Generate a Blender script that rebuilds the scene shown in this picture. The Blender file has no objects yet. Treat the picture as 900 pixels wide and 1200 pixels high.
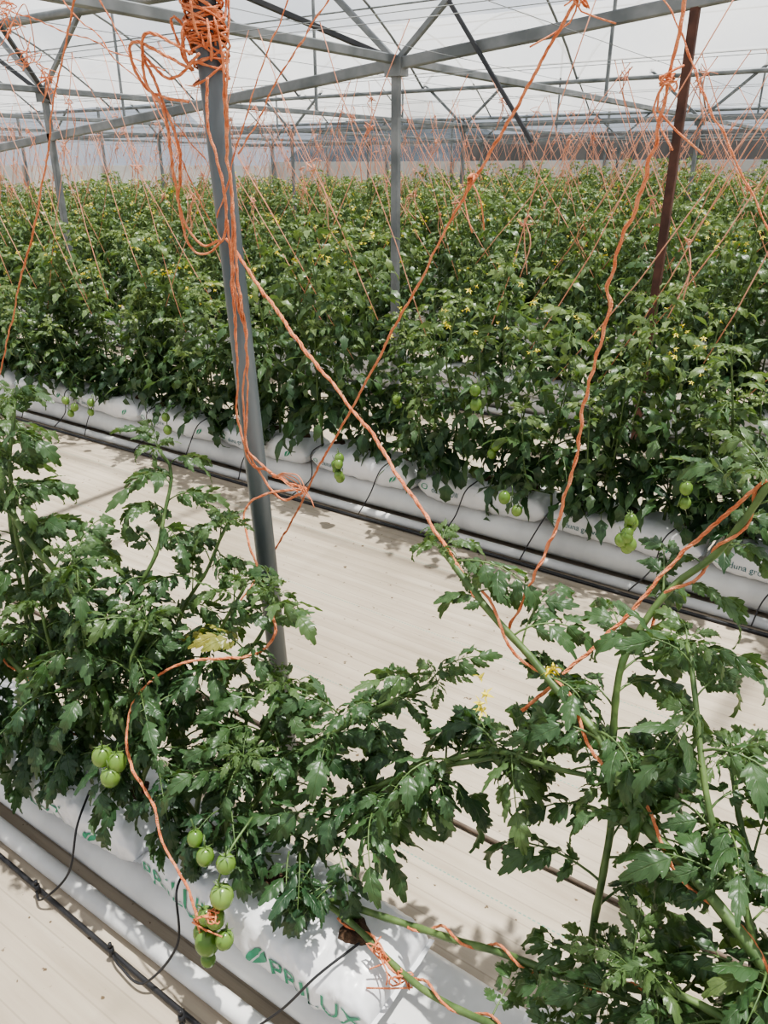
import bpy, math, random
import numpy as np
from mathutils import Vector, Matrix, noise
random.seed(7); rng=np.random.default_rng(7)
PI=math.pi
scene=bpy.context.scene
COL=scene.collection

# ------------------------------------------------------------------ materials
def mat(name):
    m=bpy.data.materials.new(name); m.use_nodes=True
    nt=m.node_tree; nt.nodes.clear()
    out=nt.nodes.new('ShaderNodeOutputMaterial')
    return m,nt,out
def N(nt,t,**k):
    n=nt.nodes.new(t)
    for a,b in k.items():
        if a in n.inputs.keys(): n.inputs[a].default_value=b
        else: setattr(n,a,b)
    return n
def ramp(nt,fac,stops):
    r=nt.nodes.new('ShaderNodeValToRGB')
    e=r.color_ramp.elements
    while len(e)<len(stops): e.new(0.5)
    for i,(p,c) in enumerate(stops):
        e[i].position=p; e[i].color=(*c,1)
    nt.links.new(fac,r.inputs[0]); return r.outputs[0]
def simple(name,c1,c2=None,rough=.5,metal=0,scale=8,bump=0,bscale=40,spec=.5,stretch=(1,1,1),detail=4):
    m,nt,out=mat(name)
    b=N(nt,'ShaderNodeBsdfPrincipled'); b.inputs['Roughness'].default_value=rough
    b.inputs['Metallic'].default_value=metal; b.inputs['Specular IOR Level'].default_value=spec
    tc=N(nt,'ShaderNodeTexCoord'); mp=N(nt,'ShaderNodeMapping'); mp.inputs['Scale'].default_value=stretch
    nt.links.new(tc.outputs['Object'],mp.inputs['Vector'])
    n=N(nt,'ShaderNodeTexNoise'); n.inputs['Scale'].default_value=scale; n.inputs['Detail'].default_value=detail
    nt.links.new(mp.outputs[0],n.inputs['Vector'])
    c=ramp(nt,n.outputs['Fac'],[(.35,c1),(.65,c2 or c1)])
    nt.links.new(c,b.inputs['Base Color'])
    if bump:
        n2=N(nt,'ShaderNodeTexNoise'); n2.inputs['Scale'].default_value=bscale
        nt.links.new(mp.outputs[0],n2.inputs['Vector'])
        bp=N(nt,'ShaderNodeBump'); bp.inputs['Strength'].default_value=bump; bp.inputs['Distance'].default_value=.01
        nt.links.new(n2.outputs['Fac'],bp.inputs['Height']); nt.links.new(bp.outputs[0],b.inputs['Normal'])
    nt.links.new(b.outputs[0],out.inputs[0])
    return m

def leaf_mat():
    m,nt,out=mat('tomato_leaf')
    at=N(nt,'ShaderNodeAttribute'); at.attribute_name='tint'
    sx=N(nt,'ShaderNodeSeparateColor'); nt.links.new(at.outputs['Color'],sx.inputs[0])
    geo=N(nt,'ShaderNodeNewGeometry')
    # tint.r brightness/youth, g = across (0 midrib .. 1 edge), b = along
    base=ramp(nt,sx.outputs[0],[(0,(.024,.060,.030)),(.45,(.060,.118,.046)),(.85,(.19,.26,.09)),(1,(.36,.33,.07))])
    ma=N(nt,'ShaderNodeMath',operation='MULTIPLY_ADD'); ma.inputs[1].default_value=-.25
    nt.links.new(sx.outputs[1],ma.inputs[0]); nt.links.new(sx.outputs[2],ma.inputs[2])
    mb=N(nt,'ShaderNodeMath',operation='MULTIPLY'); mb.inputs[1].default_value=44
    nt.links.new(ma.outputs[0],mb.inputs[0])
    ms=N(nt,'ShaderNodeMath',operation='SINE'); nt.links.new(mb.outputs[0],ms.inputs[0])
    mid=N(nt,'ShaderNodeMapRange'); mid.inputs[1].default_value=0; mid.inputs[2].default_value=.09; mid.inputs[3].default_value=1; mid.inputs[4].default_value=0
    nt.links.new(sx.outputs[1],mid.inputs[0])
    sv=N(nt,'ShaderNodeMapRange'); sv.inputs[1].default_value=.8; sv.inputs[2].default_value=1; sv.inputs[3].default_value=0; sv.inputs[4].default_value=.35
    nt.links.new(ms.outputs[0],sv.inputs[0])
    mx=N(nt,'ShaderNodeMath',operation='MAXIMUM'); nt.links.new(mid.outputs[0],mx.inputs[0]); nt.links.new(sv.outputs[0],mx.inputs[1])
    m2=N(nt,'ShaderNodeMath',operation='MULTIPLY'); m2.inputs[1].default_value=.45; nt.links.new(mx.outputs[0],m2.inputs[0])
    mixc=N(nt,'ShaderNodeMix',data_type='RGBA'); nt.links.new(m2.outputs[0],mixc.inputs[0])
    nt.links.new(base,mixc.inputs[6]); mixc.inputs[7].default_value=(.14,.21,.10,1)
    mixb=N(nt,'ShaderNodeMix',data_type='RGBA'); mb2=N(nt,'ShaderNodeMath',operation='MULTIPLY'); mb2.inputs[1].default_value=.5
    nt.links.new(geo.outputs['Backfacing'],mb2.inputs[0]); nt.links.new(mb2.outputs[0],mixb.inputs[0])
    nt.links.new(mixc.outputs[2],mixb.inputs[6]); mixb.inputs[7].default_value=(.12,.17,.10,1)
    b=N(nt,'ShaderNodeBsdfPrincipled'); b.inputs['Roughness'].default_value=.36; b.inputs['Specular IOR Level'].default_value=.55
    nt.links.new(mixb.outputs[2],b.inputs['Base Color'])
    bp=N(nt,'ShaderNodeBump'); bp.inputs['Strength'].default_value=.6; bp.inputs['Distance'].default_value=.002; bp.invert=True
    nt.links.new(mx.outputs[0],bp.inputs['Height']); nt.links.new(bp.outputs[0],b.inputs['Normal'])
    tr=N(nt,'ShaderNodeBsdfTranslucent')
    tcol=ramp(nt,sx.outputs[0],[(0,(.07,.17,.03)),(1,(.28,.42,.07))]); nt.links.new(tcol,tr.inputs[0])
    mix=N(nt,'ShaderNodeMixShader'); mix.inputs[0].default_value=.25
    nt.links.new(b.outputs[0],mix.inputs[1]); nt.links.new(tr.outputs[0],mix.inputs[2])
    nt.links.new(mix.outputs[0],out.inputs[0]); return m
M_LEAF=leaf_mat()
M_STEM=simple('tomato_stem',(.06,.11,.035),(.13,.20,.065),.5,scale=25,bump=.3)
M_FRUIT=simple('green_tomato_skin',(.10,.19,.035),(.19,.30,.07),.22,scale=9)
M_FLOWER=simple('tomato_flower_petal',(.80,.66,.05),(.88,.76,.12),.5)
PLANT_MATS=[M_LEAF,M_STEM,M_FRUIT,M_FLOWER]
M_TWINE=simple('orange_twine_fibre',(.66,.19,.08),(.82,.34,.18),.75,scale=60,bump=.6,bscale=400)
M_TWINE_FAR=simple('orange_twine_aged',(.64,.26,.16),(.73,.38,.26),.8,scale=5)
M_GALV=simple('galvanised_steel',(.10,.125,.14),(.17,.195,.21),.42,.4,scale=14,stretch=(1,1,.25),bump=.05)
M_GALV2=simple('weathered_steel',(.13,.145,.15),(.25,.265,.27),.5,.25,scale=5)
M_RUST=simple('rusted_post',(.06,.027,.02),(.11,.05,.035),.75,0,scale=12,bump=.2)
M_DARK=simple('dark_brace_steel',(.04,.045,.05),(.07,.07,.075),.5,.3)
M_BLACK=simple('black_polyethylene',(.012,.012,.014),(.03,.03,.032),.4)
M_BAG=simple('white_grow_bag_film',(.66,.67,.69),(.78,.78,.79),.30,scale=6,bump=.6,bscale=18)
M_PIPE=simple('white_gutter_plastic',(.52,.52,.51),(.70,.70,.68),.4,scale=5,bump=.15,bscale=15)
M_SOIL=simple('coco_substrate',(.05,.028,.016),(.12,.07,.04),.95,scale=60,bump=1,bscale=120)
M_PRINT=simple('green_bag_print',(.03,.24,.13),(.05,.32,.19),.5)
M_PRINTD=simple('dark_bag_print',(.02,.11,.13),(.03,.14,.16),.5)
M_WALLW=simple('white_side_film',(.48,.48,.47),(.62,.61,.59),.7,scale=1.2)
M_WALLG=simple('grey_shade_panel',(.11,.11,.115),(.19,.185,.185),.8,scale=1.5,stretch=(1,1,.3))
M_HILL=simple('wooded_hill',(.018,.026,.034),(.04,.05,.06),1,scale=.6,bump=1,bscale=1)

def film_mat(name,fac,c):
    m,nt,out=mat(name)
    tc=N(nt,'ShaderNodeTexCoord'); mp=N(nt,'ShaderNodeMapping'); mp.inputs['Scale'].default_value=(1,.35,1)
    nt.links.new(tc.outputs['Object'],mp.inputs['Vector'])
    n=N(nt,'ShaderNodeTexNoise'); n.inputs['Scale'].default_value=.5; n.inputs['Detail'].default_value=6
    nt.links.new(mp.outputs[0],n.inputs['Vector'])
    mr=N(nt,'ShaderNodeMapRange'); mr.inputs[1].default_value=.3; mr.inputs[2].default_value=.7
    mr.inputs[3].default_value=max(0,fac-.14); mr.inputs[4].default_value=fac+.16
    nt.links.new(n.outputs['Fac'],mr.inputs[0])
    tp=N(nt,'ShaderNodeBsdfTransparent'); tp.inputs[0].default_value=(.93,.96,1,1)
    tl=N(nt,'ShaderNodeBsdfTranslucent'); tl.inputs[0].default_value=(*c,1)
    df=N(nt,'ShaderNodeBsdfDiffuse'); df.inputs[0].default_value=(*c,1)
    a=N(nt,'ShaderNodeMixShader'); a.inputs[0].default_value=.5
    nt.links.new(tl.outputs[0],a.inputs[1]); nt.links.new(df.outputs[0],a.inputs[2])
    b=N(nt,'ShaderNodeMixShader'); nt.links.new(mr.outputs[0],b.inputs[0])
    nt.links.new(tp.outputs[0],b.inputs[1]); nt.links.new(a.outputs[0],b.inputs[2])
    nt.links.new(b.outputs[0],out.inputs[0]); return m
M_FILM=film_mat('greenhouse_film',.40,(.84,.84,.83))
M_SIDE=film_mat('side_vent_film',.30,(.7,.74,.8))
M_NET=film_mat('insect_net',.05,(.3,.32,.36))

def floor_mat():
    m,nt,out=mat('woven_ground_cover')
    tc=N(nt,'ShaderNodeTexCoord')
    b=N(nt,'ShaderNodeBsdfPrincipled'); b.inputs['Roughness'].default_value=.75; b.inputs['Specular IOR Level'].default_value=.3
    mp=N(nt,'ShaderNodeMapping'); mp.inputs['Scale'].default_value=(.5,9,1); nt.links.new(tc.outputs['Object'],mp.inputs[0])
    n=N(nt,'ShaderNodeTexNoise'); n.inputs['Scale'].default_value=3; n.inputs['Detail'].default_value=6; nt.links.new(mp.outputs[0],n.inputs[0])
    c=ramp(nt,n.outputs['Fac'],[(.3,(.38,.32,.245)),(.7,(.51,.44,.35))])
    n2=N(nt,'ShaderNodeTexNoise'); n2.inputs['Scale'].default_value=2.3; n2.inputs['Detail'].default_value=5; nt.links.new(tc.outputs['Object'],n2.inputs[0])
    c2=ramp(nt,n2.outputs['Fac'],[(.3,(.82,.81,.79)),(.65,(1,1,1))])
    mu=N(nt,'ShaderNodeMix',data_type='RGBA',blend_type='MULTIPLY'); mu.inputs[0].default_value=1
    nt.links.new(c,mu.inputs[6]); nt.links.new(c2,mu.inputs[7])
    sp=N(nt,'ShaderNodeSeparateXYZ'); nt.links.new(tc.outputs['Object'],sp.inputs[0])
    def line(period,off,width):
        a=N(nt,'ShaderNodeMath',operation='ADD'); a.inputs[1].default_value=off+100*period; nt.links.new(sp.outputs[1],a.inputs[0])
        md=N(nt,'ShaderNodeMath',operation='MODULO'); md.inputs[1].default_value=period; nt.links.new(a.outputs[0],md.inputs[0])
        l=N(nt,'ShaderNodeMath',operation='LESS_THAN'); l.inputs[1].default_value=width; nt.links.new(md.outputs[0],l.inputs[0]); return l.outputs[0]
    l1=line(.052,0,.0035)
    m1=N(nt,'ShaderNodeMath',operation='MULTIPLY'); m1.inputs[1].default_value=.35; nt.links.new(l1,m1.inputs[0])
    x1=N(nt,'ShaderNodeMix',data_type='RGBA'); nt.links.new(m1.outputs[0],x1.inputs[0]); nt.links.new(mu.outputs[2],x1.inputs[6]); x1.inputs[7].default_value=(.20,.17,.13,1)
    l2=line(.45,.13,.0035)
    ax=N(nt,'ShaderNodeMath',operation='ADD'); ax.inputs[1].default_value=100; nt.links.new(sp.outputs[0],ax.inputs[0])
    mdx=N(nt,'ShaderNodeMath',operation='MODULO'); mdx.inputs[1].default_value=.012; nt.links.new(ax.outputs[0],mdx.inputs[0])
    lx=N(nt,'ShaderNodeMath',operation='LESS_THAN'); lx.inputs[1].default_value=.007; nt.links.new(mdx.outputs[0],lx.inputs[0])
    m3=N(nt,'ShaderNodeMath',operation='MULTIPLY'); nt.links.new(l2,m3.inputs[0]); nt.links.new(lx.outputs[0],m3.inputs[1])
    m4=N(nt,'ShaderNodeMath',operation='MULTIPLY'); m4.inputs[1].default_value=.7; nt.links.new(m3.outputs[0],m4.inputs[0])
    x2=N(nt,'ShaderNodeMix',data_type='RGBA'); nt.links.new(m4.outputs[0],x2.inputs[0]); nt.links.new(x1.outputs[2],x2.inputs[6]); x2.inputs[7].default_value=(.06,.28,.22,1)
    n3=N(nt,'ShaderNodeTexNoise'); n3.inputs['Scale'].default_value=38; n3.inputs['Detail'].default_value=3; nt.links.new(tc.outputs['Object'],n3.inputs[0])
    s3=N(nt,'ShaderNodeMapRange'); s3.inputs[1].default_value=.69; s3.inputs[2].default_value=.72; nt.links.new(n3.outputs['Fac'],s3.inputs[0])
    x3=N(nt,'ShaderNodeMix',data_type='RGBA'); nt.links.new(s3.outputs[0],x3.inputs[0]); nt.links.new(x2.outputs[2],x3.inputs[6]); x3.inputs[7].default_value=(.12,.085,.05,1)
    nt.links.new(x3.outputs[2],b.inputs['Base Color'])
    bp=N(nt,'ShaderNodeBump'); bp.inputs['Strength'].default_value=.6; bp.inputs['Distance'].default_value=.01
    nt.links.new(n.outputs['Fac'],bp.inputs['Height']); nt.links.new(bp.outputs[0],b.inputs['Normal'])
    nt.links.new(b.outputs[0],out.inputs[0]); return m
M_FLOOR=floor_mat()

# ------------------------------------------------------------------ mesh builder
class Tpl:
    __slots__=('V','L','T','M','A')
    def __init__(s,V,F,m=0,A=None):
        s.V=np.asarray(V,float).reshape(-1,3)
        s.L=np.array([i for f in F for i in f],np.int32); s.T=np.array([len(f) for f in F],np.int32)
        s.M=np.full(len(F),m,np.int32)
        s.A=np.zeros((len(s.V),3)) if A is None else np.asarray(A,float)
def merge(parts):
    t=Tpl.__new__(Tpl); Vs=[];Ls=[];Ts=[];Ms=[];As=[];o=0
    for p in parts:
        q,m,ti=p if isinstance(p,tuple) else (p,None,None)
        V=q.V
        if m is not None:
            m=np.array(m); V=V@m[:3,:3].T+m[:3,3]
        A=q.A
        if ti is not None:
            A=A.copy(); A[:,0]=np.clip(A[:,0]*.4+ti,0,1)
        Vs.append(V);Ls.append(q.L+o);Ts.append(q.T);Ms.append(q.M);As.append(A);o+=len(V)
    t.V=np.concatenate(Vs);t.L=np.concatenate(Ls);t.T=np.concatenate(Ts);t.M=np.concatenate(Ms);t.A=np.concatenate(As)
    return t
def to_mesh(t,name,mats,smooth=True):
    me=bpy.data.meshes.new(name)
    me.vertices.add(len(t.V)); me.vertices.foreach_set('co',t.V.astype(np.float32).ravel())
    me.loops.add(len(t.L)); me.loops.foreach_set('vertex_index',t.L)
    me.polygons.add(len(t.T)); st=np.concatenate([[0],np.cumsum(t.T)[:-1]]).astype(np.int32)
    me.polygons.foreach_set('loop_start',st); me.polygons.foreach_set('loop_total',t.T)
    me.polygons.foreach_set('material_index',t.M)
    me.polygons.foreach_set('use_smooth',np.full(len(t.T),smooth))
    a=me.attributes.new('tint','FLOAT_COLOR','POINT')
    c=np.ones((len(t.V),4),np.float32); c[:,:3]=t.A; a.data.foreach_set('color',c.ravel())
    for m in mats: me.materials.append(m)
    me.update(calc_edges=True); me.validate()
    return me
def obj(name,me,parent=None,loc=None,rotz=0,scale=None):
    o=bpy.data.objects.new(name,me); COL.objects.link(o)
    if parent: o.parent=parent
    if loc is not None: o.location=loc
    o.rotation_euler=(0,0,rotz)
    if scale: o.scale=scale
    return o
def empty(name,loc=(0,0,0)):
    e=bpy.data.objects.new(name,None); e.empty_display_size=.1; COL.objects.link(e); e.location=loc; return e

def catmull(P,step=.01):
    P=[np.array(p,float) for p in P]
    Q=[2*P[0]-P[1]]+P+[2*P[-1]-P[-2]]
    out=[]
    for i in range(1,len(Q)-2):
        n=max(2,int(np.linalg.norm(Q[i+1]-Q[i])/step))
        for k in range(n):
            t=k/n
            out.append(.5*((2*Q[i])+(-Q[i-1]+Q[i+1])*t+(2*Q[i-1]-5*Q[i]+4*Q[i+1]-Q[i+2])*t*t+(-Q[i-1]+3*Q[i]-3*Q[i+1]+Q[i+2])*t**3))
    out.append(P[-1]); return np.array(out)
def frames(P):
    T=np.gradient(P,axis=0); T/=np.linalg.norm(T,axis=1)[:,None]+1e-9
    up=np.array([0,0,1.]) if abs(T[0][2])<.9 else np.array([1.,0,0])
    U=np.zeros_like(P)
    u=np.cross(T[0],up); u/=np.linalg.norm(u)
    for i in range(len(P)):
        u=u-T[i]*np.dot(u,T[i]); u/=np.linalg.norm(u)+1e-9; U[i]=u
    return T,U,np.cross(T,U)
def tube(P,r,sides=6,m=0,tint=.4,caps=True):
    P=np.array(P,float); n=len(P); r=np.broadcast_to(np.asarray(r,float),(n,))
    T,U,W=frames(P)
    a=np.arange(sides)*2*PI/sides
    V=(P[:,None,:]+r[:,None,None]*(np.cos(a)[None,:,None]*U[:,None,:]+np.sin(a)[None,:,None]*W[:,None,:])).reshape(-1,3)
    F=[(i*sides+k,i*sides+(k+1)%sides,(i+1)*sides+(k+1)%sides,(i+1)*sides+k) for i in range(n-1) for k in range(sides)]
    if caps:
        F.append(tuple(range(sides))[::-1]); F.append(tuple((n-1)*sides+k for k in range(sides)))
    return Tpl(V,F,m,np.tile([tint,0,0],(len(V),1)))
def twine(P,r=.0018,strands=3,pitch=.06,step=.006,loose=1.0,sides=5,smooth=True):
    C=catmull(P,step) if smooth else np.array(P,float)
    k=np.array([noise.noise_vector(Vector(c*9))+.35*noise.noise_vector(Vector(c*35)) for c in C])*.006*loose
    C=C+k
    T,U,W=frames(C)
    d=np.concatenate([[0],np.cumsum(np.linalg.norm(np.diff(C,axis=0),axis=1))])
    ps=[]
    for s in range(strands):
        ph=2*PI*s/strands
        wob=1+1.1*loose*np.array([noise.noise(Vector((c[0]*8+s*9,c[1]*8,c[2]*8))) for c in C])
        off=r*.8*wob[:,None]*(np.cos(d/pitch*2*PI+ph)[:,None]*U+np.sin(d/pitch*2*PI+ph)[:,None]*W)
        ps.append(tube(C+off,r,sides))
    return merge(ps)
def box(c,s,m=0):
    x,y,z=s[0]/2,s[1]/2,s[2]/2
    V=[(c[0]+a*x,c[1]+b*y,c[2]+d*z) for a in(-1,1) for b in(-1,1) for d in(-1,1)]
    return Tpl(V,[(0,1,3,2),(4,6,7,5),(0,4,5,1),(2,3,7,6),(0,2,6,4),(1,5,7,3)],m)
def sqbar(p,q,w,h=None,m=0,bev=.12):
    h=h or w; p=np.array(p,float);q=np.array(q,float); T=q-p;T/=np.linalg.norm(T)
    up=np.array([0,0,1.]) if abs(T[2])<.9 else np.array([0,1.,0])
    U=np.cross(T,up);U/=np.linalg.norm(U);W=np.cross(U,T)
    b=bev*min(w,h); a,c=w/2,h/2
    pr=[(a-b,-c),(a,-c+b),(a,c-b),(a-b,c),(-a+b,c),(-a,c-b),(-a,-c+b),(-a+b,-c)]
    V=[e+u*U+v*W for e in(p,q) for u,v in pr]
    F=[(i,(i+1)%8,8+(i+1)%8,8+i) for i in range(8)]+[tuple(range(8))[::-1],tuple(range(8,16))]
    return Tpl(V,F,m)

# ------------------------------------------------------------------ tomato foliage
def leaflet(L,hi=True,r=random):
    Nn=16 if hi else 5
    cols=[-1,-.5,0,.5,1] if hi else [-1,0,1]
    W=L*r.uniform(.18,.25); fold=r.uniform(-.15,.55); droop=r.uniform(.5,2.1); twist=r.uniform(-.8,.8)
    ph=r.uniform(0,6)
    V=[];A=[]
    x=z=0.
    for i in range(Nn+1):
        s=i/Nn
        ang=.2-droop*s
        if i: x+=L/Nn*math.cos(ang); z+=L/Nn*math.sin(ang)
        w=W*(max(0,math.sin(PI*s**.58)))**.85*(1.15-.42*s)+.0005
        for c in cols:
            ac=abs(c); f=1.0; sh=0
            if hi:
                saw=[.70,.92,1.12,1.24][i%4]
                if ac==1: f=1+(saw-1)*(1.0-.55*s); sh=[-.015,.01,.03,.055][i%4]*L
                elif ac==.5: f=1+(saw-1)*.25
            elif ac==1:
                f=1.18 if i%2 else .85; sh=.03*L if i%2 else 0
            y=c*w*f
            zz=fold*ac*w-.5*ac*ac*w*(1 if hi else .4)+twist*c*w*s+.17*w*math.sin(s*15+ph+c*1.3)*ac
            if hi and ac==.5: zz+=.14*w*math.sin(i*PI/2)
            V.append((x+sh+.22*w*ac,y,z+zz)); A.append((.5,ac,s))
    K=len(cols)
    F=[(i*K+k,(i+1)*K+k,(i+1)*K+k+1,i*K+k+1) for i in range(Nn) for k in range(K-1)]
    return Tpl(V,F,0,A)
def M4(loc,yaw=0,pitch=0,roll=0,s=1):
    return (Matrix.Translation(loc)@Matrix.Rotation(yaw,4,'Z')@Matrix.Rotation(-pitch,4,'Y')@Matrix.Rotation(roll,4,'X')@Matrix.Scale(s,4))
def compound(hi=True,young=False):
    R=.18*random.uniform(.9,1.15); r=random
    n=9 if hi else 5
    a0=r.uniform(.2,.7); bend=r.uniform(1.0,2.1); side=r.uniform(-.4,.4)
    P=[np.zeros(3)];
    for i in range(1,n):
        s=i/(n-1); a=a0-bend*s
        P.append(P[-1]+R/(n-1)*np.array([math.cos(a)*math.cos(side*s),math.cos(a)*math.sin(side*s),math.sin(a)]))
    P=np.array(P); parts=[]
    parts.append(tube(P,np.linspace(.0028,.0012,n)*(1 if hi else 1.1),5 if hi else 3,1,.5,False))
    def at(f):
        k=min(n-2,int(f*(n-1))); t=f*(n-1)-k
        return P[k]*(1-t)+P[k+1]*t, a0-bend*f
    p,a=at(1.0)
    parts.append((leaflet(.095*r.uniform(.9,1.15),hi),M4(p,side,a*.9,r.uniform(-.3,.3)),r.uniform(.05,.15)))
    for f,L in ((.84,.058),(.66,.086),(.44,.080),(.25,.055)):
        if not hi and f==.84: continue
        for sd in(-1,1):
            ff=f+r.uniform(-.03,.03); p,a=at(ff)
            ln=L*r.uniform(.8,1.2); yw=side*ff+sd*r.uniform(.75,1.25)
            if hi:
                q=p+.012*np.array([math.cos(yw),math.sin(yw),0]); parts.append(tube([p,q],.0010,3,1,.5,False)); p=q
            parts.append((leaflet(ln,hi),M4(p,yw,a*.5-r.uniform(0,.7),sd*r.uniform(-.7,.35)),r.uniform(-.08,.12)))
    if hi:
        for f in(.34,.55,.75):
            for sd in(-1,1):
                p,a=at(f+r.uniform(-.03,.03))
                parts.append((leaflet(.024*r.uniform(.8,1.5),False),M4(p,sd*r.uniform(1.,1.5),a*.4-.2,0),.05))
    return merge(parts)
HI=[compound(True) for _ in range(18)]
LO=[compound(False) for _ in range(10)]
def sphere(r,sx=1,sz=1.15,seg=14,rings=9,m=2):
    V=[];F=[]
    for i in range(rings+1):
        a=PI*i/rings
        for k in range(seg):
            b=2*PI*k/seg
            rr=r*math.sin(a)*(1+.03*math.cos(5*b)*(1 if i<rings*.4 else 0))
            z=r*sz*math.cos(a)
            if i==0: z-=r*.08
            V.append((rr*math.cos(b),rr*math.sin(b),z))
    for i in range(rings):
        for k in range(seg): F.append((i*seg+k,(i+1)*seg+k,(i+1)*seg+(k+1)%seg,i*seg+(k+1)%seg))
    return Tpl(V,F,m)
def calyx(r,z):
    V=[(0,0,z+.002)];F=[]
    for k in range(5):
        a=2*PI*k/5; w=.28
        i=len(V)
        V+=[(r*.35*math.cos(a-w),r*.35*math.sin(a-w),z+.001),(r*.95*math.cos(a),r*.95*math.sin(a),z-.1*r+.004),(r*.35*math.cos(a+w),r*.35*math.sin(a+w),z+.001)]
        F.append((0,i,i+1,i+2))
    return Tpl(V,F,1,np.tile([.4,0,0],(len(V),1)))
def fruit(r=.025):
    r*=random.uniform(.85,1.1)
    return merge([sphere(r),calyx(r,r*1.1),tube([(0,0,r*1.1),(0.002,0,r*1.1+.012),(.006,0,r*1.1+.025)],.0016,5,1)])
def flower(s=1):
    V=[(0,0,0)];F=[]
    for k in range(5):
        a=2*PI*k/5;i=len(V);L=.013*s
        V+=[(L*.5*math.cos(a-.4),L*.5*math.sin(a-.4),.002),(L*1.1*math.cos(a),L*1.1*math.sin(a),-.003*s),(L*.5*math.cos(a+.4),L*.5*math.sin(a+.4),.002)]
        F.append((0,i,i+1,i+2))
    return merge([Tpl(V,F,3),tube([(0,0,0),(0,0,.005*s),(0,0,.011*s)],[.003*s,.0025*s,.0007],5,3)])
FL=flower(1)
def leafy(P,r0,r1,lib,start=.1,gap=.03,s0=1.05,s1=.7,tint0=0.,tint1=.35,droop=0,away=False):
    """stem with spiralled compound leaves; away=True trains the leaves to the far (sunny) side of the row"""
    C=catmull(P,.02); n=len(C)
    hi=lib is HI
    if hi:
        C=C+np.array([noise.noise_vector(Vector(c*7)) for c in C])*.014
    rr=np.linspace(r0,r1,n)
    if hi: rr=rr*(1+.18*np.sin(np.arange(n)*1.1)**8)
    parts=[tube(C,rr,8 if hi else 4,1,.5)]
    d=np.concatenate([[0],np.cumsum(np.linalg.norm(np.diff(C,axis=0),axis=1))]); tot=d[-1]
    x=tot*start; az=random.uniform(0,6.28)
    while x<tot:
        i=min(n-1,int(np.searchsorted(d,x))); f=x/tot
        s=(s0+(s1-s0)*f)*random.uniform(.75,1.15)
        el=random.uniform(-.2,.5)+.5*f-droop
        a=az
        if away:
            if math.sin(a)<-.35: a=-a
        parts.append((random.choice(lib),M4(C[i],a,el,random.uniform(-.4,.4),s),tint0+(tint1-tint0)*f+random.uniform(-.10,.14)+(.6 if random.random()<.006 else 0)))
        az+=2.4+random.uniform(-.5,.5); x+=gap*random.uniform(.7,1.3)
    for k in range(5):
        parts.append((random.choice(lib),M4(C[-1],az+k*1.3,random.uniform(.4,1.2),0,s1*random.uniform(.4,.7)),tint1+.1))
    return merge(parts)
def truss(p,nf,lib_r=.024,drop=.12):
    parts=[]; p=np.array(p,float)
    pts=[p,p+[.01,-.01,-.03],p+[.0,-.015,-drop]]
    parts.append(tube(catmull(pts,.02),.0022,5,1))
    for k in range(nf):
        f=(k+.5)/nf; q=p+np.array([random.uniform(-.028,.028),-.01+random.uniform(-.022,.022),-.02-drop*f])
        parts.append((fruit(lib_r),M4(q,random.uniform(0,6),random.uniform(-.4,.4),random.uniform(-.4,.4)),None))
    return merge(parts)

# ---- background plants (instanced variants)
def bg_plant(H,fr=True):
    parts=[]
    lean=random.uniform(-.25,.25)
    base=[(0,0,.0),(lean*.2,random.uniform(-.03,.03),H*.35),(lean*.6,random.uniform(-.06,.06),H*.7),(lean,random.uniform(-.06,.06),H)]
    parts.append(leafy(base,.006,.003,LO,.08,.027,1.12,.6,-.02,.6,droop=.1))
    for k in range(4):
        z=H*random.uniform(.05,.5); a=random.uniform(0,6.28); rr=random.uniform(.14,.26)
        parts.append(leafy([(0,0,z),(rr*math.cos(a)*.7,rr*math.sin(a)*.7,z+H*.12),(rr*math.cos(a),rr*math.sin(a),min(H*1.04,z+H*.5))],.004,.0025,LO,.15,.042,.95,.5,-.02,.65,droop=.1))
    for k in range(8):
        a=random.uniform(0,6.28); parts.append((random.choice(LO),M4((0,0,random.uniform(.10,.32)),a,random.uniform(-.1,.3),0,random.uniform(.9,1.2)),random.uniform(-.1,.1)))
    if fr:
        for k in range(random.choice([0,0,1,1])):
            a=random.choice([-1.5,1.5])+random.uniform(-.6,.6); r=.12
            parts.append(truss((r*math.cos(a),r*math.sin(a),random.uniform(.18,.5)),random.choice([2,3]),.019,.07))
    for k in range(4):
        a=random.uniform(0,6.28); r=random.uniform(.02,.24)
        q=(lean*.8+r*math.cos(a),r*math.sin(a),H*random.uniform(.82,1.05))
        for j in range(random.choice([1,2,3])):
            parts.append((FL,M4((q[0]+random.uniform(-.025,.025),q[1]+random.uniform(-.025,.025),q[2]+random.uniform(-.02,.02)),0,random.uniform(-1,1),random.uniform(-1,1),random.uniform(.8,1.2)),None))
    return to_mesh(merge(parts),'tomato_plant_mesh',PLANT_MATS)
BG=[bg_plant(random.uniform(.84,1.0)) for _ in range(12)]
ROWS=[3.02,4.95,6.9,8.85,10.8,12.75,14.7,16.6,18.5,20.4]
for ri,n in enumerate(ROWS):
    par=empty('tomato_plant_row',(0,n,.24))
    xr=min(1.0,-.05*n+.9); xl=-min(19.2,1.75*n+1.2)
    x=xr; sp=.24 if ri==0 else .28
    while x>xl:
        me=random.choice(BG)
        hs=1.0 if ri==0 else 1.08
        if n>8: hs=1.22 if x>-9 else 1.05
        if n>16 and x>-11: hs=1.38
        s=random.uniform(.9,1.1)
        wid=1.15 if ri<2 else 1.25
        obj('plant',me,par,(x,random.uniform(-.05,.05),0),random.uniform(0,6.28),(s*wid,s*wid,s*hs*random.uniform(.84,1.14)))
        x-=sp*random.uniform(.8,1.2)

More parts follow.
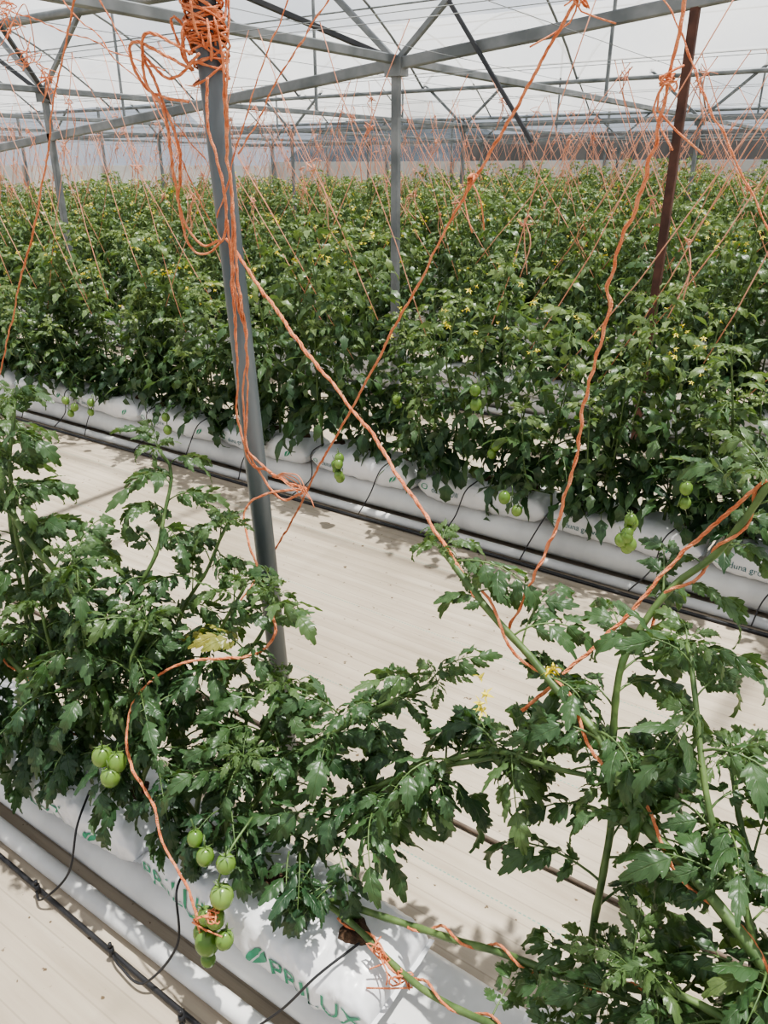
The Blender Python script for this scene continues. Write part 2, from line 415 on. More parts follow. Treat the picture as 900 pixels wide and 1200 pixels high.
# ---- near row plants
def near_plant(parts):
    return obj('tomato_plant',to_mesh(merge(parts),'near_tomato_plant',PLANT_MATS))
def place(t,loc,s=1): return (t,M4(loc,random.uniform(0,6),random.uniform(-.3,.3),random.uniform(-.3,.3),s),None)
def skirt(pts,n,s=.9):
    """older low leaves hanging over the front of the bag"""
    out=[]
    for p in pts:
        for k in range(n):
            out.append((random.choice(HI),M4((p[0]+random.uniform(-.04,.04),p[1],p[2]+random.uniform(-.04,.04)),-PI/2+random.uniform(-1.1,1.1),random.uniform(-.3,.35),random.uniform(-.3,.3),s*random.uniform(.7,1.05)),random.uniform(-.08,.15)))
    return merge(out)
G=.029
near_plant([leafy([(-1.62,.84,.2),(-1.66,.87,.6),(-1.67,.9,.93),(-1.69,.95,1.10)],.007,.004,HI,.18,.029,1.1,.7),
            leafy([(-1.70,.88,.2),(-1.78,.92,.55),(-1.86,.98,.85),(-1.9,1.0,1.03)],.007,.004,HI,.22,.032,1.1,.7),
            leafy([(-1.42,.82,.2),(-1.403,.80,.35),(-1.596,.79,.444),(-1.84,.80,.60)],.009,.007,HI,.6,.08,.9,.8,away=True),
            skirt([(-1.62,.80,.36),(-1.72,.80,.42),(-1.55,.8,.30)],3,.95),
            place(fruit(.024),(-1.70,.75,.44)),place(fruit(.022),(-1.69,.74,.40)),place(fruit(.023),(-1.72,.77,.47))])
near_plant([leafy([(-1.44,.84,.2),(-1.396,.84,.5),(-1.39,.84,.80)],.007,.004,HI,.25,.030,1.0,.7),
            leafy([(-1.52,.82,.2),(-1.50,.82,.45),(-1.52,.82,.66)],.007,.004,HI,.35,.034,1.0,.7),
            leafy([(-1.50,.85,.2),(-1.45,.88,.6),(-1.525,.88,.727),(-1.642,.88,.839),(-1.827,.90,.971)],.009,.007,HI,.35,.06,1.0,.9,away=True),
            skirt([(-1.42,.80,.34),(-1.34,.80,.40),(-1.48,.8,.44)],3,.85)])
near_plant([leafy([(-1.35,.83,.2),(-1.356,.9,.596),(-1.32,1.0,.787),(-1.35,1.1,.936),(-1.375,1.1,1.0)],.007,.0035,HI,.25,.028,1.0,.6),
            leafy([(-1.34,.86,.2),(-1.30,1.0,.55),(-1.24,1.08,.73),(-1.2,1.12,.84)],.006,.0035,HI,.3,.032,1.0,.55),
            leafy([(-1.3,.84,.2),(-1.2,.84,.45),(-1.24,.84,.60),(-1.22,.88,.70)],.007,.004,HI,.3,.032,1.0,.7),
            skirt([(-1.22,.80,.38),(-1.13,.80,.36)],3,.75)])
near_plant([leafy([(-1.1,.84,.2),(-1.113,.98,.50),(-1.035,1.05,.66),(-1.02,1.08,.75)],.007,.0035,HI,.25,.028,1.0,.6),
            leafy([(-1.15,.84,.2),(-1.2,.95,.45),(-1.15,1.04,.64),(-1.12,1.08,.74)],.006,.0035,HI,.3,.031,1.0,.6),
            leafy([(-.98,.84,.2),(-1.096,.82,.326),(-1.253,.82,.42),(-1.32,.85,.52)],.009,.007,HI,.5,.045,.95,.8,away=True),
            skirt([(-1.05,.80,.36),(-.97,.80,.36)],3,.72),
            place(fruit(.022),(-1.215,.72,.455)),place(fruit(.023),(-1.19,.735,.44)),place(fruit(.020),(-1.19,.715,.415))])
near_plant([leafy([(-.98,.84,.2),(-.896,.93,.427),(-.787,1.0,.535),(-.66,1.04,.64),(-.60,1.06,.70)],.008,.004,HI,.2,.027,.95,.65),
            leafy([(-.98,.84,.2),(-.954,.84,.40),(-.93,.86,.50)],.007,.004,HI,.35,.030,.95,.75),
            leafy([(-1.02,.84,.2),(-.98,.92,.40),(-.93,.98,.58)],.007,.004,HI,.3,.028,1.0,.75),
            leafy([(-.80,.86,.22),(-.74,.90,.34),(-.69,.94,.41),(-.60,.97,.46)],.007,.004,HI,.15,.028,.95,.7),
            skirt([(-.78,.82,.34),(-.70,.84,.36)],3,.75),
            tube(catmull([(-.86,.80,.42),(-.85,.72,.40),(-.855,.685,.33),(-.865,.67,.2)],.02),.0025,6,1)]
            +[place(fruit(r),p) for r,p in [(.024,(-.841,.685,.326)),(.022,(-.85,.67,.275)),(.025,(-.87,.66,.205)),(.021,(-.83,.67,.23)),(.021,(-.895,.67,.20)),(.019,(-.88,.675,.255)),(.018,(-.875,.66,.15)),
               (.020,(-.848,.71,.384)),(.021,(-.90,.705,.375)),(.015,(-.93,.71,.40))]])
near_plant([leafy([(.62,.82,.2),(.30,.8,.5),(.15,.8,.58),(.003,.84,.663),(-.091,.88,.705),(-.175,.92,.736),(-.2535,.96,.788),(-.36,1.0,.839),(-.51,1.03,.932),(-.60,1.05,.979)],.0115,.0052,HI,.12,.033,1.0,.62,droop=.25,away=True),
            leafy([(-.60,.99,.50),(-.484,1.02,.60),(-.36,1.0,.66),(-.2,.98,.71)],.005,.004,HI,.0,.036,.95,.75,droop=.25,away=True)]
            +[(FL,M4(p,random.uniform(0,6),random.uniform(-1.2,-.3),random.uniform(-1,1),1.15),None) for p in [(-.445,.96,.796),(-.455,.95,.78),(-.465,.97,.815),(-.343,.98,.877),(-.35,.98,.865),(-.45,.955,.765)]])
near_plant([leafy([(-.20,.87,.2),(-.21,.97,.5),(-.26,1.08,.80),(-.255,1.13,.889),(-.224,1.18,.965),(-.174,1.2,1.035),(-.12,1.2,1.175)],.0065,.0055,HI,.25,.036,1.0,.65,droop=.15,away=True)])
near_plant([leafy([(.15,.84,.2),(.05,.85,.55),(-.077,.93,.78),(-.147,1.02,.87),(-.174,1.08,.93)],.007,.004,HI,.25,.033,1.0,.65),
            leafy([(.2,.84,.2),(.1,.9,.55),(-.02,.98,.70),(-.08,1.05,.78)],.007,.004,HI,.3,.034,1.0,.65),
            leafy([(.2,.82,.2),(.12,.80,.44),(.05,.79,.55),(-.03,.79,.58),(-.12,.80,.56)],.008,.005,HI,.25,.030,1.0,.75,droop=.25),
            leafy([(.1,.85,.2),(0,.84,.36),(-.07,.84,.43),(-.17,.84,.43)],.007,.005,HI,.25,.030,1.0,.7,droop=.1)])
near_plant([leafy([(-.85,.85,.22),(-.804,.85,.26),(-.667,.83,.25),(-.507,.8,.25),(-.388,.78,.28),(-.15,.76,.36)],.0065,.006,HI,.75,.04,.9,.7),
            leafy([(-.72,.86,.22),(-.667,.85,.26),(-.532,.87,.28),(-.388,.87,.332),(-.245,.87,.368),(-.098,.87,.437),(.1,.86,.52)],.0065,.006,HI,.66,.04,.85,.7),
            leafy([(-.80,.9,.25),(-.708,.95,.42),(-.619,1.0,.50),(-.484,1.02,.58),(-.42,1.03,.62)],.007,.005,HI,.15,.036,.95,.7,droop=.25)])

near=[((-2.1,2.70,.38),6),((-.703,2.64,.44),8),((-.54,2.66,.62),2),((-1.185,2.66,.43),2),((-1.376,2.68,.84),2),((-4.2,2.72,.32),3),((-3.3,2.72,.38),2),((-3.95,2.72,.36),2)]
for p,k in near: obj('green_tomato_truss',to_mesh(truss(p,k,.023,.12),'truss',PLANT_MATS))

# ------------------------------------------------------------------ grow bags, gutters, pipes
BL,BW,BH=.64,.23,.125
def bagpt(u,a,seed=0,off=0):
    e=abs(u); taper=(1-e**7)
    hh=BH/2*(.10+.90*max(0,taper)**.6); ww=BW/2*(1-.10*e**6)
    ca,sa=math.cos(a),math.sin(a)
    y=math.copysign(abs(ca)**.62,ca)*(ww+off); z=math.copysign(abs(sa)**.62,sa)*(hh+off)
    z+= -.004*math.cos(u*9+seed) if sa>0 else 0
    p=Vector((u*BL/2,y,z))
    nz=noise.noise(Vector((u*4+seed*7,y*18,z*18)))*.008+abs(noise.noise(Vector((u*9+seed,a*2.2,seed))))*.010-abs(noise.noise(Vector((u*20+a*2,a*4,seed*3))))*.006
    d=Vector((0,ca,sa))*nz*min(1,(1-e)*6+.15)
    return p+d
def bag(seed,nu,na):
    V=[];F=[]
    for i in range(nu+1):
        u=-1+2*i/nu
        for k in range(na): V.append(bagpt(u,2*PI*k/na,seed))
    for i in range(nu):
        for k in range(na): F.append((i*na+k,i*na+(k+1)%na,(i+1)*na+(k+1)%na,(i+1)*na+k))
    F.append(tuple(range(na))[::-1]);F.append(tuple(nu*na+k for k in range(na)))
    parts=[Tpl(V,F,0)]
    for s in(-1,1):
        vs=[]
        for j in range(2):
            for k in range(9):
                vs.append((s*(BL/2+.012*j-.003),(-.5+k/8)*BW*.96,.004*math.sin(k*1.7+seed)*j))
        parts.append(Tpl(vs,[(k,k+1,9+k+1,9+k) for k in range(8)],0))
    for hx in(-.66,-.0,.66):
        c=Vector((hx*BL/2,.0,BH/2)); vs=[(c.x,c.y,c.z+.010)];fs=[]
        for ring,(rr,zz) in enumerate(((.016,.009),(.030,.003),(.034,-.012))):
            for k in range(12):
                q=2*PI*k/12; w=1+.2*math.sin(3*q+seed+hx)
                vs.append((c.x+rr*w*math.cos(q),c.y+rr*w*math.sin(q),c.z+zz))
        for k in range(12):
            fs.append((0,1+k,1+(k+1)%12))
            for g in range(2): fs.append((1+12*g+k,1+12*(g+1)+k,1+12*(g+1)+(k+1)%12,1+12*g+(k+1)%12))
        parts.append(Tpl(vs,fs,1))
    return merge(parts)
ARC={}
def front_pt(x,s,seed):
    """s = distance (m) up the front face from its lower edge"""
    if seed not in ARC:
        aa=np.linspace(PI+.95,PI-1.35,120); P=[bagpt(0,a,seed) for a in aa]
        dd=[0]
        for i in range(1,len(P)): dd.append(dd[-1]+math.hypot(P[i].y-P[i-1].y,P[i].z-P[i-1].z))
        ARC[seed]=(np.array(dd),aa)
    dd,aa=ARC[seed]; a=float(np.interp(s,dd,aa))
    p=bagpt(x/(BL/2),a,seed); d=Vector((0,p.y,p.z)).normalized()
    return tuple(p+d*.0025)
def text_tpl(s,size,seed,x0,a0,m):
    cu=bpy.data.curves.new('t','FONT'); cu.body=s; cu.size=size; cu.resolution_u=3
    o=bpy.data.objects.new('t',cu); COL.objects.link(o)
    bpy.context.view_layer.update()
    me=bpy.data.meshes.new_from_object(o.evaluated_get(bpy.context.evaluated_depsgraph_get()))
    V=[tuple(v.co) for v in me.vertices]; F=[tuple(p.vertices) for p in me.polygons]
    bpy.data.objects.remove(o); bpy.data.curves.remove(cu); bpy.data.meshes.remove(me)
    return Tpl([front_pt(x0+x,a0+y,seed) for x,y,z in V],F,m)
def leaflogo(seed,x0,a0,m,sz=.03):
    V=[];F=[]
    for h in(-1,1):
        i0=len(V)
        for k in range(9):
            t=k/8; w=math.sin(PI*t)*.35*sz
            for e in(0,1):
                x=x0+(t-.3)*sz*.7+h*(.004+w*e); y=t*sz+h*.002
                V.append(front_pt(x,a0+y,seed))
        F+=[(i0+2*k,i0+2*k+1,i0+2*k+3,i0+2*k+2) for k in range(8)]
    return Tpl(V,F,m)
BM=[M_BAG,M_SOIL,M_PRINT,M_PRINTD]
def near_bag(seed,words,lx):
    parts=[bag(seed,110,56)]
    for s,x0,sz in words: parts.append(text_tpl(s,sz,seed,x0,.050,2))
    parts.append(leaflogo(seed,lx,.045,2,.055))
    return to_mesh(merge(parts),'near_grow_bag',BM)
NB=[near_bag(1,[("PRILUX",-.315,.078),("PRILUX",.085,.068)],.045),near_bag(2,[("PRILUX",-.18,.075)],.16)]
bz=.10+BH/2
for x,k in((-.845,0),(-1.50,1),(-2.16,0),(.03,1),(.69,0),(1.35,1)):
    obj('grow_bag',NB[k],None,(x,.835,bz),random.uniform(-.02,.02))
def far_bag(seed):
    parts=[bag(seed,36,24)]
    parts.append(text_tpl("duna grow",.034,seed,-.24,.06,3)); parts.append(leaflogo(seed,.20,.06,2,.035))
    parts.append(text_tpl("O",.045,seed,-.30,.06,2))
    return to_mesh(merge(parts),'far_grow_bag',BM)
FB=[far_bag(s) for s in(3,4,5,6)]
for ri,n in enumerate(ROWS[:6]):
    par=empty('grow_bag_row',(0,n,.15+BH/2))
    x=1.2
    xl=-min(19.0,1.75*n+1.2)
    while x>xl:
        obj('bag',random.choice(FB),par,(x,random.uniform(-.01,.01),0),random.uniform(-.03,.03),(1.0,1.08,1.12)); x-=.665
def superbar(x0,x1,y,z,w,h,n=40,seed=0):
    V=[];F=[];K=20
    for i in range(n+1):
        x=x0+(x1-x0)*i/n
        for k in range(K):
            a=2*PI*k/K;ca,sa=math.cos(a),math.sin(a)
            b=1+.03*noise.noise(Vector((x*3,a,seed)))
            V.append((x,y+math.copysign(abs(ca)**.8,ca)*w/2*b,z+math.copysign(abs(sa)**.8,sa)*h/2*b))
    for i in range(n):
        for k in range(K): F.append((i*K+k,i*K+(k+1)%K,(i+1)*K+(k+1)%K,(i+1)*K+k))
    return Tpl(V,F,0)
def gutter(n,x0,x1,top,name):
    h=top-.012
    parts=[superbar(x0,x1,n+.01,.012+h/2,.27,h,60,n),
           tube([(x0,n-.165,.024),(x1,n-.165,.024)],.022,12,0)]
    me=to_mesh(merge(parts),name,[M_PIPE]); return obj('drain_gutter',me)
gutter(.835,-3.0,2.2,.105,'near_gutter')
for n in ROWS[:6]: gutter(n,-min(19,1.75*n+1.2),1.4,.155,'row_gutter')
parts=[tube([(x,.835-.215+.01*math.sin(x*2.3),.010) for x in np.linspace(-3,2.2,80)],.006,8)]
obj('black_drip_line',to_mesh(merge(parts),'dl',[M_BLACK]))
for n in ROWS[:3]:
    parts=[tube([(x,n-.215,.010+.004*math.sin(x*3)) for x in np.linspace(-8,1.4,120)],.008,6)]
    obj('black_drip_line',to_mesh(merge(parts),'dl',[M_BLACK]))
def spaghetti(P,r=.0028):
    return tube(catmull(P,.008),r,6)
def barb(p):
    return merge([tube([(p[0],p[1],p[2]-.012),(p[0],p[1],p[2]+.012)],.007,8),tube([(p[0],p[1],p[2]+.012),(p[0],p[1],p[2]+.026)],.004,8)])
fe=[spaghetti([(-1.02,.76,.23),(-1.0,.70,.22),(-.97,.66,.12),(-1.02,.60,.03),(-1.10,.60,.02),(-1.14,.61,.02)]),barb((-1.14,.61,.025)),
    spaghetti([(-1.38,.77,.23),(-1.34,.70,.20),(-1.33,.65,.10),(-1.38,.60,.03),(-1.42,.61,.02)]),barb((-1.42,.615,.025)),
    spaghetti([(-.60,.80,.25),(-.64,.72,.22),(-.70,.66,.13),(-.80,.60,.03),(-.90,.59,.02)]),barb((-.9,.595,.025)),
    spaghetti([(-1.75,.77,.23),(-1.7,.68,.2),(-1.72,.62,.06),(-1.78,.61,.02)])]
obj('drip_feeder_tubes',to_mesh(merge(fe),'ft',[M_BLACK]))
fe=[]
x=.6
while x>-5:
    fe.append(spaghetti([(x,2.93,.30),(x-.03,2.86,.26),(x-.06+random.uniform(-.05,.05),2.83,.14),(x-.12,2.80,.03)],.003)); x-=random.uniform(.3,.5)
obj('drip_feeder_tubes',to_mesh(merge(fe),'ft2',[M_BLACK]))

# ------------------------------------------------------------------ floor
def grid(x0,x1,y0,y1,nx,ny,zf):
    V=[];F=[]
    for i in range(nx+1):
        for j in range(ny+1):
            x=x0+(x1-x0)*i/nx;y=y0+(y1-y0)*j/ny;V.append((x,y,zf(x,y)))
    for i in range(nx):
        for j in range(ny): F.append((i*(ny+1)+j,(i+1)*(ny+1)+j,(i+1)*(ny+1)+j+1,i*(ny+1)+j+1))
    return Tpl(V,F,0)
obj('floor',to_mesh(grid(-40,20,-8,60,2,2,lambda x,y:0),'floor',[M_FLOOR]))
def wav(x,y): return .006+.004*noise.noise(Vector((x*1.5,y*5,0)))+.003*noise.noise(Vector((x*.6,y*12,4)))
obj('ground_cover_sheet',to_mesh(grid(-9,2.5,1.38,2.74,160,30,wav),'sheet',[M_FLOOR]))
hem=[tube([(x,1.372+.006*noise.noise(Vector((x*4,0,0))),.008+.004*noise.noise(Vector((x*7,2,0)))) for x in np.linspace(-9,2.5,300)],.006,6,0)]
obj('drain_hose',to_mesh(merge(hem),'hem',[simple('dirty_hose',(.04,.03,.022),(.16,.12,.09),.8,scale=9)]))

# ------------------------------------------------------------------ steel structure
P0=np.array((-1.20,1.28,0.));d=(np.array((-1.30,1.28,1.9))-P0)/1.9
obj('steel_post',to_mesh(tube([P0,P0+d*1.0,P0+d*1.9,P0+d*2.75],.0255,24),'near_post',[M_GALV]))
for x,z in((-3.0,2.19),(-6.62,2.19),(-10.2,2.2),(-13.8,2.2),(-17.4,2.2)):
    for n in(4.55,12.0,19.5):
        parts=[sqbar((x,n,0),(x,n,z),.05),sqbar((x,n,z),(x-.75,n,z+.62),.035),sqbar((x,n,z),(x+.75,n,z+.62),.035),box((x,n,z-.03),(.12,.09,.10))]
        obj('steel_post',to_mesh(merge(parts),'post',[M_GALV2],False))
obj('rusty_post',to_mesh(merge([sqbar((-1.24,4.55,0),(-1.24,4.55,2.75),.045)]),'rpost',[M_RUST],False))
obj('roof_beam',to_mesh(merge([sqbar((1.5,4.55,2.60),(-8.4,4.55,1.67),.05,.065)]),'mb',[M_GALV2],False))
for x in(1.2,-3.0,-6.62,-10.2,-13.8,-17.4):
    parts=[sqbar((x,-3.0,2.2),(x,22.4,2.2),.045,.05)]
    for n0 in(-2.95,4.55,12.0):
        for f in(.5,):
            zz=2.75+1.5*math.sin(PI*f); parts.append(sqbar((x,n0+7.45*f,2.2),(x,n0+7.45*f,zz),.03))
    obj('roof_truss',to_mesh(merge(parts),'tb',[M_GALV2],False))
for n in(12.0,19.5):
    obj('roof_beam',to_mesh(sqbar((4,n,2.2),(-20,n,2.2),.05,.07),'lb',[M_GALV2],False))
br=[sqbar((-2.6,4.48,2.46),(-2.03,4.48,1.73),.022),sqbar((-3.0,4.5,2.2),(-4.1,2.4,2.85),.03),sqbar((-6.6,4.55,2.15),(-7.6,4.5,2.7),.03),sqbar((-6.6,4.6,2.1),(-5.9,3.6,2.8),.03)]
obj('diagonal_braces',to_mesh(merge(br),'br',[M_DARK],False))
def rz(f): return 2.75+1.5*math.sin(PI*f)**.9
spans=[(-10.4,-2.95),(-2.95,4.55),(4.55,12.0),(12.0,19.5),(19.5,22.6)]
for a,b in spans[:4]:
    parts=[]
    x=3.0
    while x>-20.2:
        pts=[(x,a+(b-a)*k/16,rz(k/16)) for k in range(17)]
        parts.append(tube(pts,.018,6)); x-=2.6
    for f in(.2,.5,.8): parts.append(tube([(4,a+(b-a)*f,rz(f)-.03),(-20,a+(b-a)*f,rz(f)-.03)],.012,6))
    parts.append(sqbar((4,b,2.72),(-20,b,2.72),.10,.05))
    obj('roof_hoops',to_mesh(merge(parts),'hoops',[M_GALV2]))
for i,(a,b) in enumerate(spans):
    full=7.45
    obj('ceiling' if i==0 else 'ceiling_film',to_mesh(grid(-20.3,5,a,b,50,18,lambda x,y:rz(min(1,(y-a)/full))+.02+.012*math.sin(x*3.49)),'film',[M_FILM]))
wp=[]
for n in[.95,1.28]+ROWS:
    for o in(-.08,.08): wp.append(tube([(3,n+o,2.15),(-20,n+o,2.15)],.0018,4))
for k in range(24):
    x=2-.9*k; wp.append(tube([(x,-1,2.17),(x,22,2.17)],.0016,4))
obj('crop_wires',to_mesh(merge(wp),'wires',[M_GALV2]))

# ------------------------------------------------------------------ walls, hill
obj('wall_left',to_mesh(merge([box((-20.3,10,.82),(.08,26,1.64))]),'wl',[M_WALLW],False))
def vplane(p,q,z0,z1,name,m):
    V=[(p[0],p[1],z0),(q[0],q[1],z0),(q[0],q[1],z1),(p[0],p[1],z1)]
    return obj(name,to_mesh(Tpl(V,[(0,1,2,3)]),name,[m],False))
vplane((-20.3,-10),(-20.3,22.6),1.64,4.2,'wall_left_upper_film',M_SIDE)
obj('wall_back',to_mesh(box((-8,22.6,.88),(25,.08,1.76)),'wb',[M_WALLW],False))
obj('wall_back_panel',to_mesh(box((-4.0,22.6,2.12),(17,.06,.70)),'wbp',[M_WALLG],False))
vplane((-20.3,22.62),(5,22.62),1.76,4.2,'wall_back_insect_net',M_NET)
posts=[sqbar((-20.2,y,0),(-20.2,y,3.4),.06) for y in np.arange(-2,22,2.5)]+[sqbar((x,22.5,0),(x,22.5,3.6),.06) for x in np.arange(-20,4,2.4)]
obj('wall_frame_posts',to_mesh(merge(posts),'wp',[M_GALV2],False))
def hz(x,y):
    return 5.2*math.exp(-((x+38)/4.5)**4-((y-54)/8)**2)+4.6*math.exp(-((x+31)/5)**4-((y-54)/8)**2)+.8*noise.noise(Vector((x*.6,y*.6,0)))-.2
obj('wooded_hill',to_mesh(grid(-60,0,40,70,90,40,hz),'hill',[M_HILL]))

# ------------------------------------------------------------------ support twine
def knot(p,s=.04,n=14,r=.0028,tail=.15,sides=4,step=.02):
    P=[np.array(p,float)]
    for k in range(n): P.append(np.array(p)+rng.normal(0,s*.55,3)*[1,1,1.1])
    C=catmull(P,step); parts=[tube(C,r,sides)]
    for q in range(2):
        q0=np.array(p); t=tail*random.uniform(.4,1.3)
        parts.append(tube(catmull([q0,q0+[random.uniform(-.04,.04),random.uniform(-.03,.03),-t*.4],q0+[random.uniform(-.06,.06),random.uniform(-.04,.04),-t]],.03),r,sides))
    return merge(parts)
for ri,n in enumerate(ROWS):
    parts=[]; xl=-min(19.3,1.75*n+1.2); x=.9
    sp=.18 if ri<3 else .30
    r=.0024 if ri==0 else (.0027 if ri<3 else .0032)
    while x>xl:
        lean=random.choice([-1,1])*random.uniform(.35,1.0); y=n+random.uniform(-.12,.12)
        zb=random.uniform(.7,1.0); top=np.array((x+lean,n+random.choice([-.08,.08]),2.15)); bot=np.array((x,y,zb))
        seg=[bot+(top-bot)*t+np.array([.01*math.sin(t*9+x),0,-.02*math.sin(PI*t)]) for t in np.linspace(0,1,7)]
        parts.append(tube(seg,r,4))
        if random.random()<(.85 if ri<3 else .5):
            t=random.choice([random.uniform(.35,.7),random.uniform(.7,1.0)]); parts.append(knot(bot+(top-bot)*t,random.uniform(.02,.045),8,r*1.05,.22,4,.03))
        x-=sp*random.uniform(.6,1.4)
    obj('support_twine',to_mesh(merge(parts),'row_twine',[M_TWINE_FAR]))
TW=[M_TWINE]
def tw(name,P,**k): return obj(name,to_mesh(twine(P,**k),name,TW))
c=lambda z:P0+d*z
parts=[]
for s in range(3):
    H=[]
    for k in range(170):
        a=k*.43+s*2; z=1.825+.03*s+.055*math.sin(k*.05+s)+.014*math.sin(k*.31)
        rad=.030+.007*abs(math.sin(k*.17+s*1.3))+.003*s
        q=c(z); H.append(q+np.array([rad*math.cos(a),rad*math.sin(a),.010*math.sin(a*1.3+s)]))
    parts.append(twine(H,.0018,2,smooth=False))
for k in range(12):
    a=random.uniform(0,6.28); q=c(1.86)+np.array([.032*math.cos(a),.032*math.sin(a),random.uniform(-.05,.05)])
    o=q+np.array([.04*math.cos(a)*random.uniform(.4,1.2),.035*math.sin(a),random.uniform(-.03,.08)])
    q2=q+np.array([random.uniform(-.03,.03),random.uniform(-.02,.02),random.uniform(-.06,.0)])
    parts.append(twine([q,(q+o)/2+[0,0,.02],o,(o+q2)/2-[0,0,.02],q2],.0018,2))
parts.append(twine([(-1.26,1.22,1.80),(-1.35,1.22,1.76),(-1.43,1.22,1.81),(-1.385,1.22,1.74),(-1.33,1.21,1.64),(-1.36,1.22,1.51),(-1.31,1.21,1.43),(-1.235,1.22,1.47),(-1.23,1.22,1.59),(-1.25,1.22,1.67),(-1.25,1.23,1.76)]))
parts.append(twine([(-1.28,1.22,1.80),(-1.38,1.2,1.84),(-1.40,1.2,1.76),(-1.36,1.21,1.70),(-1.345,1.2,1.6),(-1.34,1.21,1.5),(-1.28,1.2,1.45),(-1.24,1.21,1.46)]))
parts.append(twine([(-1.30,1.22,1.78),(-1.42,1.2,1.83),(-1.44,1.2,1.79),(-1.39,1.21,1.735),(-1.30,1.22,1.72)]))
for o in(0,.012):
    parts.append(twine([(-1.20+o,1.23,1.80),(-1.21,1.225,1.59),(-1.215+o,1.22,1.38),(-1.19,1.22,1.25),(-1.215+o,1.22,1.11),(-1.20-o,1.22,.97),(-1.14,1.22,.96)],loose=1.5))
parts.append(twine([(-1.235,1.23,1.5),(-1.22,1.22,1.2),(-1.235,1.22,1.08),(-1.205,1.22,.99),(-1.10,1.22,.945),(-1.04,1.22,.94),(-1.12,1.22,.90),(-1.20,1.22,.97)],loose=1.5))
# trailing end: down beside the post, round, and on to the fruiting stem
parts.append(twine([(-1.04,1.22,.94),(-1.12,1.205,.92),(-1.18,1.18,.88),(-1.18,1.16,.84),(-1.12,1.12,.78),(-1.01,1.06,.70),(-.985,1.02,.665),(-1.02,.97,.64),(-1.14,.90,.62),(-1.2,.80,.55),(-1.13,.73,.47),(-1.05,.71,.42),(-1.0,.69,.36),(-.92,.67,.30),(-.865,.65,.2)]))
for k in range(5):
    parts.append(twine([(-1.14,1.22,.95),(-1.10+.01*k,1.21,.95+.006*k),(-1.05+.012*k,1.2,.93+random.uniform(-.02,.02))],.0013,1))
obj('orange_twine_bundle',to_mesh(merge(parts),'bundle',TW))
tw('orange_twine',[(-1.259,1.25,1.458),(-1.06,1.2,1.31),(-.861,1.15,1.18),(-.68,1.09,1.06),(-.51,1.03,.93)],r=.0021)
tw('orange_twine',[(-.29,1.27,2.2),(-.516,1.3,1.86),(-.733,1.33,1.537),(-1.019,1.36,1.093),(-1.289,1.38,.66),(-1.36,1.2,.45)],r=.0016)
tw('orange_twine',[(-.29,1.1,2.2),(-.311,1.1,1.80),(-.324,1.1,1.664),(-.347,1.1,1.532),(-.373,1.1,1.368),(-.396,1.1,1.149),(-.415,1.08,1.04),(-.436,1.06,.94),(-.455,1.045,.86)],r=.0016,loose=2.2)
tw('orange_twine',[(.25,1.2,1.65),(0,1.2,1.33),(-.124,1.2,1.171),(-.203,1.2,1.058),(-.302,1.1,.888),(-.40,1.0,.76)],r=.0019)
tw('orange_twine',[(-1.35,1.2,2.2),(-1.652,1.2,1.827),(-1.83,1.2,1.53),(-2.014,1.2,1.276),(-2.177,1.2,1.04),(-2.2,1.0,.6)],r=.0014)
for A,B in (((-1.75,1.28,2.15),(-1.27,1.25,1.45)),((-.95,1.28,2.15),(-1.28,1.25,1.5)),((-2.0,1.28,2.15),(-1.3,1.25,1.62)),((-.2,1.28,2.15),(.35,1.25,1.3)),((-.62,1.28,2.15),(-.02,1.25,1.25)),((-2.6,1.28,2.15),(-1.4,1.25,1.78)),((-.75,1.28,2.15),(-1.2,1.25,1.62))):
    A=np.array(A);B=np.array(B)
    tw('orange_twine',[A,A*.6+B*.4+[.01,0,-.01],A*.3+B*.7,B],r=.0010,strands=2,loose=1.4)
kk=[knot(p,s,18,.0014,.07,6,.008) for p,s in(((-.322,1.1,1.70),.014),((-.53,1.3,1.83),.014),((-.70,1.3,1.58),.010),((-2.39,1.6,1.915),.05),((-2.30,1.6,1.84),.03),((-2.45,1.6,2.02),.04))]
kk.append(tube([(-2.39,1.6,1.92),(-2.42,1.55,2.15)],.0014,5))
obj('orange_twine_knots',to_mesh(merge(kk),'kn',TW))
def wrap(P,r=.011,pitch=.11,tr=.0017):
    C=catmull(P,.01);T,U,W=frames(C); dd=np.concatenate([[0],np.cumsum(np.linalg.norm(np.diff(C,axis=0),axis=1))])
    a=dd/pitch*2*PI; Q=C+(r)*(np.cos(a)[:,None]*U+np.sin(a)[:,None]*W)
    return twine(Q,tr,3,smooth=False,loose=.3)
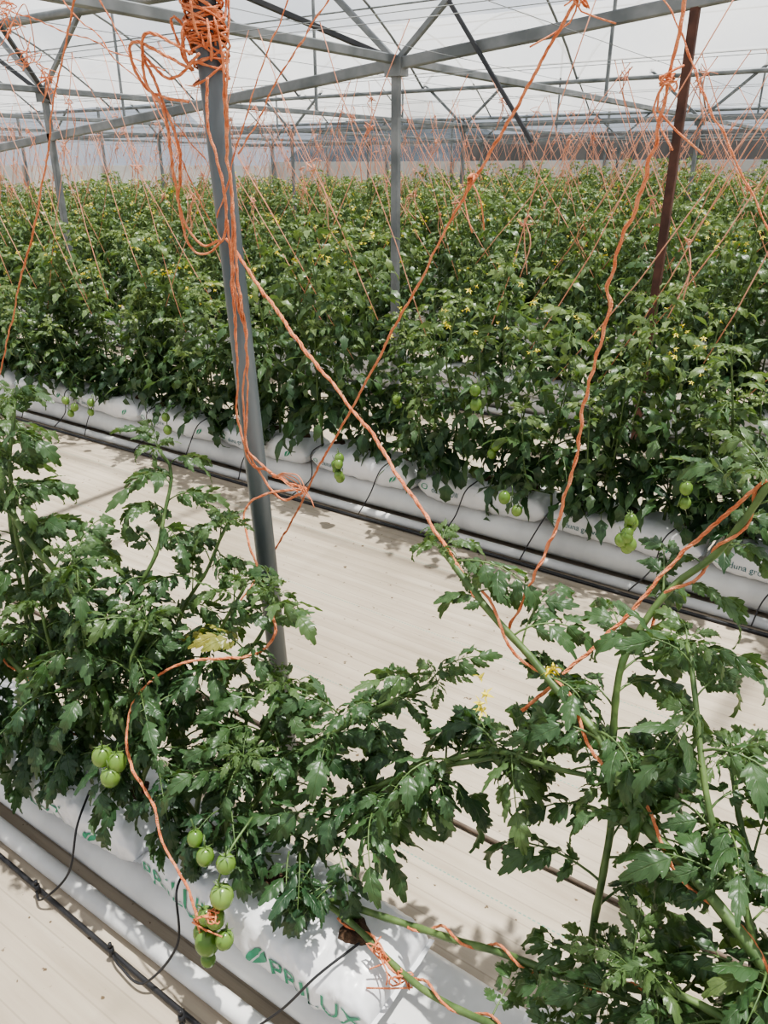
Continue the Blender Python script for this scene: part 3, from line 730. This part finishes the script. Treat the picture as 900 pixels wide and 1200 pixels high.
wr=[wrap([(.15,.8,.58),(.003,.84,.663),(-.091,.88,.705),(-.175,.92,.736),(-.2535,.96,.788),(-.36,1.0,.839),(-.51,1.03,.932)],.014,.2),
    wrap([(-1.403,.80,.35),(-1.596,.79,.444),(-1.84,.80,.60)],.011,.12),
    wrap([(-.667,.83,.25),(-.507,.8,.25),(-.388,.78,.28),(-.15,.76,.36)],.010,.14),
    wrap([(-.532,.87,.28),(-.388,.87,.332),(-.245,.87,.368),(-.098,.87,.437)],.010,.12),
    wrap([(-.255,1.13,.889),(-.224,1.18,.965),(-.174,1.2,1.035),(-.12,1.2,1.175)],.009,.12)]
for p in[(-.56,.80,.26),(-.845,.66,.30),(-.50,.79,.25),(-1.57,.78,.44)]: wr.append(knot(p,.018,16,.0017,.05,6,.008))
obj('orange_twine_wraps',to_mesh(merge(wr),'wraps',TW))

# ------------------------------------------------------------------ light
w=bpy.data.worlds.new('sky'); scene.world=w; w.use_nodes=True; nt=w.node_tree
bg=nt.nodes['Background']
sky=nt.nodes.new('ShaderNodeTexSky'); sky.sky_type='NISHITA'; sky.sun_disc=False
sky.sun_elevation=math.radians(65); sky.sun_rotation=math.radians(20); sky.dust_density=2.5; sky.air_density=1.0
mx=nt.nodes.new('ShaderNodeMix'); mx.data_type='RGBA'; mx.inputs[0].default_value=.6
nt.links.new(sky.outputs[0],mx.inputs[6]); mx.inputs[7].default_value=(5.0,5.5,6.6,1)
nt.links.new(mx.outputs[2],bg.inputs[0]); bg.inputs[1].default_value=.10
L=bpy.data.lights.new('sun','SUN'); L.energy=9; L.angle=.02; L.color=(1,.95,.86)
so=bpy.data.objects.new('sun',L); COL.objects.link(so)
sd=Vector((.16,.14,1.0)).normalized()
so.rotation_euler=sd.to_track_quat('Z','Y').to_euler()

# ------------------------------------------------------------------ camera
cd=bpy.data.cameras.new('camera'); cam=bpy.data.objects.new('camera',cd); COL.objects.link(cam)
cd.sensor_fit='VERTICAL'; cd.sensor_height=24; cd.lens=18; cd.clip_start=.02; cd.clip_end=300
cam.location=(0,0,1.6); cam.rotation_euler=(math.radians(90-24.2),0,math.radians(34.2))
scene.camera=cam
scene.view_settings.view_transform='AgX'
scene.view_settings.look='AgX - Medium High Contrast'
scene.view_settings.exposure=.32
